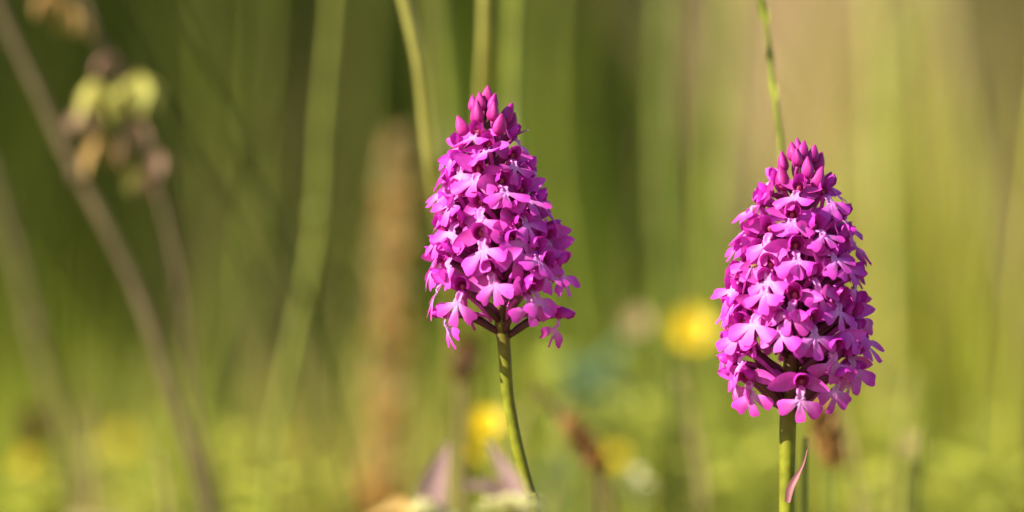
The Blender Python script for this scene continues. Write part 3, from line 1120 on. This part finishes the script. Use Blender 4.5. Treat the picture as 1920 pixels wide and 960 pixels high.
def bud_mesh(seed):
    r = random.Random(seed)
    V, F, T = [], [], []
    n, s = 13, 15
    W = 1.45 * r.uniform(0.88, 1.12)
    prof = [(0, 0.35), (0.08, 0.72), (0.2, 0.98), (0.38, 1.0), (0.58, 0.84), (0.78, 0.54), (0.92, 0.27), (1, 0.12)]
    for i in range(n):
        u = i / (n - 1)
        w = W * np.interp(u, [p[0] for p in prof], [p[1] for p in prof])
        for k in range(s):
            a = 2 * math.pi * k / s
            rib = 1 + 0.17 * (abs(math.cos(1.5 * a + u * 0.8)) - 0.6)
            bx = 0.55 * u * u
            V.append(Vector((w * rib * math.cos(a) - bx, w * rib * math.sin(a), 4.9 * u)) * MM)
            T.append(0.45 * (abs(math.cos(1.5 * a + u * 0.8)) ** 2) * math.sin(math.pi * u) + 0.05)
    for i in range(n - 1):
        for k in range(s):
            k2 = (k + 1) % s
            F.append((i * s + k, i * s + k2, (i + 1) * s + k2, (i + 1) * s + k))
    F.append(tuple(reversed(range(s))))
    F.append(tuple((n - 1) * s + k for k in range(s)))
    return mesh_data('bud', V, F, M['bud'], np.array(T))


NV = 14
LIP = [lip_mesh(100 + i) for i in range(NV)]
SEP = {s: [sepal_mesh(200 + i * 7 + s, s) for i in range(NV)] for s in (-1, 1)}
HOOD = [hood_mesh(300 + i) for i in range(6)]
_v, _f = tube([Vector(p) * MM for p in ((-0.9, 0, -0.3), (-0.3, 0, 0.1), (0.1, 0, 0.5), (0.2, 0, 0.7))],
              [0.42 * MM, 0.5 * MM, 0.42 * MM, 0.12 * MM], 7)
COLUMN = mesh_data('column', _v, _f, M['pollen'])
SPUR = [spur_mesh(400 + i) for i in range(5)]
BUD = [bud_mesh(500 + i) for i in range(5)]


def bract_part(p, d, L, parent, inv=None):
    q = spline([p, p + d * L * 0.5 + Vector((0, 0, L * 0.05)), p + d * L + Vector((0, 0, -L * 0.06))], 9)
    v, f = leaf_strip(q, [L * 0.07, L * 0.11, L * 0.08, L * 0.035, 0.00005], (d.y, -d.x, 0.9), 0.5, 3)
    if inv is not None:
        v = [inv @ w for w in v]
    return link('bract', mesh_data('bract', v, f, M['bract']), parent)


def orchid(label, axis_px, env, front, droopers, bud_list, stem_px, stem_r, size, seed, sep_min):
    """axis_px: spike axis (photo px, top to base); env: (py, half width px); front: hood places seen in the photo"""
    r = random.Random(seed)
    axp = sorted([(y, x) for x, y in axis_px])
    ax = lambda py: float(np.interp(py, [a[0] for a in axp], [a[1] for a in axp]))
    ey = [e[0] for e in env]
    ew = [e[1] for e in env]
    rad = lambda py: float(np.interp(py, ey, ew)) * PX
    y_top, y_base = axp[0][0], axp[-1][0]
    foot = P(*stem_px[-1], 0)
    foot = Vector((foot.x + (stem_px[-1][0] - stem_px[-3][0]) * PX * 0.8, 0.0, -0.003))
    root = thing('orchid', label, 'orchid', foot, 'flowering orchids')
    # stem: spike axis and stalk
    low = P(*stem_px[-1])
    line = [P(x, y) for x, y in stem_px] + [low.lerp(foot, q) + Vector(((foot.x - low.x) * 0.25 * math.sin(q * math.pi), 0, 0)) for q in (.2, .4, .6, .8)] + [foot]
    line = [P(ax(y_top + 12), y_top + 12)] + [P(ax(y), y) for y in np.linspace(y_top + 60, y_base - 30, 4)] + line
    sp = spline([p - foot for p in line], 70)
    zb = P(0, y_base).z + 0.003
    radii, tint = [], []
    for p in sp:
        z = p.z + foot.z
        py = 480 - (z - CAM_Z) / PX
        radii.append(float(np.interp(py, [y_top, y_top + 80, y_base - 60, y_base, y_base + 120, y_base + 1500],
                                     [0.0003, 0.0010, 0.0017, stem_r * 1.12, stem_r, stem_r * 1.25])))
        tint += [float(np.interp(py, [y_top, y_top + 130, y_base - 60, y_base + 10, y_base + 60], [1, 0.75, 0.5, 0.25, 0.0]))] * 12
    v, f = tube(sp, radii, 12)
    link('stem', mesh_data('stem', v, f, M['orchid_stem'], np.array(tint)), root)

    flowers = []          # (throat world, azimuth, scale, yaw jitter, kind)

    def add(px, py, back=False, droop=0.0, long=False):
        reach = 3.0 * MM * size
        rr = max(rad(py + 18) - reach, 0.002)
        s = max(-0.97, min(0.97, (px - ax(py)) * PX / rr))
        az = math.asin(s)
        if back:
            az = math.pi - az
        flowers.append([py, az, rr, droop])

    for (px, py) in front:
        add(px, py)
    for (px, py, d) in droopers:
        add(px, py, droop=d)
    # the rest, round the sides and back, in the gaps
    y0 = min(p[1] for p in front)
    y1 = max(p[1] for p in front) - 45

    def pos(py, az, rr):
        c = P(ax(py), py)
        return c + Vector((math.sin(az) * rr, -math.cos(az) * rr, 0))

    placed = [pos(a, b, c) for a, b, c, d in flowers]
    for k in range(2600):
        py = y0 + (y1 - y0) * math.sqrt(r.random() * 0.92 + 0.06)
        az = r.uniform(-math.pi, math.pi)
        rr = max(rad(py + 18) - 3.0 * MM * size - r.uniform(0, 0.8) * MM, 0.002)
        p = pos(py, az, rr)
        m = min((p - q).length for q in placed)
        lim = sep_min * (1.08 if abs(az) < 1.2 else 0.95) * MM * (0.8 + 0.2 * (py - y0) / (y1 - y0))
        if m > lim:
            placed.append(p)
            flowers.append([py, az, rr, 0.0])
    for i, (py, az, rr, droop) in enumerate(flowers):
        t = (py - y0) / (y1 - y0)
        th = pos(py, az, rr)
        out = Vector((math.sin(az), -math.cos(az), 0))
        sc = size * (0.82 + 0.20 * min(1, t * 1.6)) * r.uniform(0.94, 1.05)
        pitch = 14 - 26 * t + r.uniform(-13, 13) - droop         # up at the top of the spike, nodding below
        yaw = r.uniform(-20, 20)
        roll = r.uniform(-17, 17)
        fwd = out
        lat = Vector((0, 0, 1)).cross(fwd)
        B = Matrix((fwd, lat, Vector((0, 0, 1)))).transposed().to_4x4()
        mat = (Matrix.Translation(th - foot) @ B @ Matrix.Rotation(R(yaw), 4, 'Z') @ Matrix.Rotation(R(-pitch), 4, 'Y')
               @ Matrix.Rotation(R(roll), 4, 'X') @ Matrix.Scale(sc, 4))
        inv = mat.inverted()
        # ovary from the axis up and out to the throat
        drop = (3.2 + 3.4 * t) * MM
        ay = min(py + drop / PX, y_base - 6 - 60 * r.random())
        if droop > 0:
            ay = y_base - 5 - 14 * r.random()
        a0 = P(ax(ay), ay) + out * 0.0008
        back = th - out * 0.0012 * sc - Vector((0, 0, 0.0002))
        mid = a0.lerp(back, 0.55) + Vector((0, 0, (0.0012 if droop == 0 else 0.0022) - 0.0008 * t)) + lat * r.uniform(-0.0006, 0.0006)
        q = [inv @ (p - foot) for p in spline([a0, mid, back], 10)]
        rr0 = 0.72 * MM
        v, f = tube(q, [rr0 * 0.75, rr0, rr0 * 1.1, rr0 * 0.85, rr0 * 0.6], 8)
        tt = np.repeat(np.linspace(0.25 * (1 - t), 0.30 + 0.45 * (1 - t), 10), 8)
        fl = link('floret', mesh_data('floret', v, f, M['ovary'], tt), root, mat)
        link('lip', LIP[r.randrange(NV)], fl, Matrix.Rotation(R(r.uniform(-13, 13)), 4, 'Y')
             @ Matrix.Diagonal((r.uniform(0.9, 1.08), r.uniform(0.84, 1.1), r.uniform(0.88, 1.08), 1)))
        for s in (-1, 1):
            link('side_sepal', SEP[s][r.randrange(NV)], fl, Matrix.Rotation(R(r.uniform(-16, 16)), 4, 'X') @ Matrix.Scale(r.uniform(0.85, 1.12), 4))
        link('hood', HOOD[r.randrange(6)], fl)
        link('column', COLUMN, fl)
        link('spur', SPUR[r.randrange(5)], fl)
        bract_part(inv @ (a0 - foot), (inv.to_3x3() @ (out * 0.75 + Vector((0, 0, 0.55)))).normalized(), 7.5 * MM * r.uniform(0.8, 1.2), fl)
    # buds
    for i, (px, py, lean, dep, sc) in enumerate(bud_list):
        sc *= 0.84 + 0.10 * r.random()
        c = P(px, py, dep)
        tip_dir = Vector((math.sin(R(lean)), dep * 40, math.cos(R(lean)))).normalized()
        Bq = tip_dir.to_track_quat('Z', 'Y').to_matrix().to_4x4()
        mat = Matrix.Translation(c - foot - tip_dir * 2.5 * MM * sc) @ Bq @ Matrix.Rotation(i * 1.3, 4, 'Z') @ Matrix.Scale(sc, 4)
        b = link('bud', BUD[i % 5], root, mat)
        inv = mat.inverted()
        ay = min(py + 62, y_base)
        a0 = P(ax(ay), ay)
        st = c - tip_dir * 2.35 * MM * sc
        q = [inv @ (p - foot) for p in spline([a0, a0.lerp(st, 0.55) + (st - a0).cross(Vector((0, 1, 0))) * 0.08 * (-1 if lean > 0 else 1), st], 8)]
        v, f = tube(q, [0.55 * MM, 0.7 * MM, 0.6 * MM, 0.5 * MM], 7)
        link('bud_stalk', mesh_data('bud_stalk', v, f, M['ovary'], np.repeat(np.linspace(0.2, 0.9, 8), 7)), b)
    return root, foot


o1, foot1 = orchid(
    'pink-magenta orchid with the narrower spike on a bare curving green stem',
    axis_px=[(912, 168), (916, 250), (921, 320), (929, 420), (937, 520), (944, 640)],
    env=[(200, 30), (240, 60), (275, 80), (300, 98), (350, 110), (400, 120), (470, 136), (520, 150), (580, 148), (640, 140)],
    front=[(896, 251), (917, 276), (847, 273), (865, 303), (897, 321), (941, 343), (859, 362), (903, 383), (961, 295),
           (981, 256), (1005, 315), (1014, 380), (970, 397), (824, 305), (820, 343), (816, 380), (903, 441), (958, 452),
           (846, 476), (919, 505), (993, 535), (830, 428), (973, 423), (1022, 444), (1045, 496), (1017, 496), (824, 462),
           (833, 525), (868, 540), (1000, 470)],
    droopers=[(1052, 590, 18), (834, 588, 20), (988, 545, 8)],
    bud_list=[(914, 178, 3, 0, .86), (923, 192, 8, -.001, .86), (901, 190, -6, -.001, .9), (893, 211, -8, -.003, 1.08),
              (886, 194, -14, .002, .8), (926, 208, 10, -.004, .9), (937, 232, 7, -.006, .98), (952, 210, 24, .001, .95),
              (961, 232, 24, .003, 1.05), (864, 236, -28, -.001, .98), (912, 212, 0, .006, .85)],
    stem_px=[(946, 660), (952, 740), (964, 810), (978, 870), (993, 925), (1003, 965)], stem_r=0.00115, size=1.14, seed=21,
    sep_min=4.6)

o2, foot2 = orchid(
    'magenta orchid with the broader, fuller spike on a thick straight stem',
    axis_px=[(1500, 268), (1498, 350), (1495, 450), (1490, 560), (1486, 660), (1478, 782)],
    env=[(300, 40), (330, 64), (365, 88), (400, 107), (440, 120), (500, 135), (560, 145), (620, 150), (700, 149), (760, 138)],
    front=[(1494, 354), (1440, 338), (1428, 364), (1542, 362), (1577, 351), (1481, 406), (1440, 432), (1524, 427), (1580, 406),
           (1487, 464), (1398, 382), (1400, 417), (1378, 443), (1387, 481), (1440, 499), (1562, 482), (1597, 446), (1433, 530),
           (1484, 555), (1518, 515), (1563, 558), (1514, 600), (1463, 600), (1394, 607), (1379, 549), (1370, 519), (1600, 515),
           (1602, 622), (1557, 650), (1360, 575), (1356, 640), (1614, 570), (1617, 643), (1420, 580), (1590, 590), (1540, 470)],
    droopers=[(1497, 716, 10), (1376, 700, 34), (1566, 700, 24), (1612, 690, 26), (1590, 660, 8), (1395, 655, 8), (1352, 676, 16), (1400, 708, 22), (1628, 655, 10)],
    bud_list=[(1487, 284, -4, -.001, .88), (1495, 294, -2, -.004, .86), (1505, 281, 4, .0, .86), (1497, 275, 0, .003, .8),
              (1516, 314, 4, -.005, .96), (1524, 288, 8, .001, .86), (1535, 302, 8, .002, .95), (1534, 332, 10, -.005, 1.05),
              (1466, 303, -14, -.001, .98), (1466, 334, -10, -.004, 1.1), (1508, 306, 0, .006, .85), (1550, 338, 18, .003, .9)],
    stem_px=[(1477, 800), (1476, 880), (1475, 965)], stem_r=0.00150, size=1.17, seed=34, sep_min=4.6)


# sheath leaf curling off the right stem
def sheath(parent, foot, pts, w, Y=-0.0022):
    q = spline([P(x, y, Y) - foot for x, y in pts], 14)
    v, f = leaf_strip(q, [w * 0.7, w, w * 0.8, w * 0.4, w * 0.18, 0.0001], (-0.5, -1, 0.2), 0.7)
    return link('sheath_leaf', mesh_data('sheath_leaf', v, f, M['sheath']), parent)


sheath(o2, foot2, [(1478, 942), (1484, 915), (1496, 892), (1508, 866), (1515, 835)], 0.00085)
sheath(o1, foot1, [(969, 800), (966, 775), (962, 750), (958, 735)], 0.0006, 0.0008)


# ------------------------------------------------------------------ tiny beetle on the broader spike
def beetle(c):
    root = thing('beetle', 'tiny golden-brown beetle clinging to the broader orchid spike', 'beetle', c)
    V, F = [], []
    n, s = 9, 10

    def lathe(L, W, off):
        V, F = [], []
        for i in range(n):
            u = i / (n - 1)
            w = W * math.sin(math.pi * (0.06 + 0.88 * u)) ** 0.6
            for k in range(s):
                a = 2 * math.pi * k / s
                V.append(Vector((off + L * u, w * math.cos(a), w * math.sin(a))))
        for i in range(n - 1):
            for k in range(s):
                F.append((i * s + k, i * s + (k + 1) % s, (i + 1) * s + (k + 1) % s, (i + 1) * s + k))
        F.append(tuple(reversed(range(s))))
        F.append(tuple((n - 1) * s + k for k in range(s)))
        return V, F
    v, f = lathe(0.0015, 0.00036, -0.0005)
    link('body', mesh_data('body', v, f, M['beetle']), root)
    v, f = lathe(0.00055, 0.00024, -0.0010)
    link('head', mesh_data('head', v, f, M['beetle_dark']), root)
    for sgn in (-1, 1):
        for k in range(3):
            x = -0.0003 + 0.0004 * k
            v, f = tube([Vector((x, sgn * 0.0003, 0)), Vector((x, sgn * 0.0006, 0.0001)), Vector((x - 0.0001, sgn * 0.0008, -0.0005))],
                        0.00005, 5)
            link('leg', mesh_data('leg', v, f, M['beetle_dark']), root)
    root.rotation_euler = (0.3, R(-10), 0.1)
    return root


bpy.context.view_layer.update()
eye = Vector((0, -FOCUS, CAM_Z))
hit, where, nrm_, _i, _o, _m = scene.ray_cast(bpy.context.evaluated_depsgraph_get(), eye, (P(1412, 499) - eye).normalized())
spot = where if hit else P(1412, 499, -0.012)
beetle(spot + Vector((0, -0.0003, 0)))
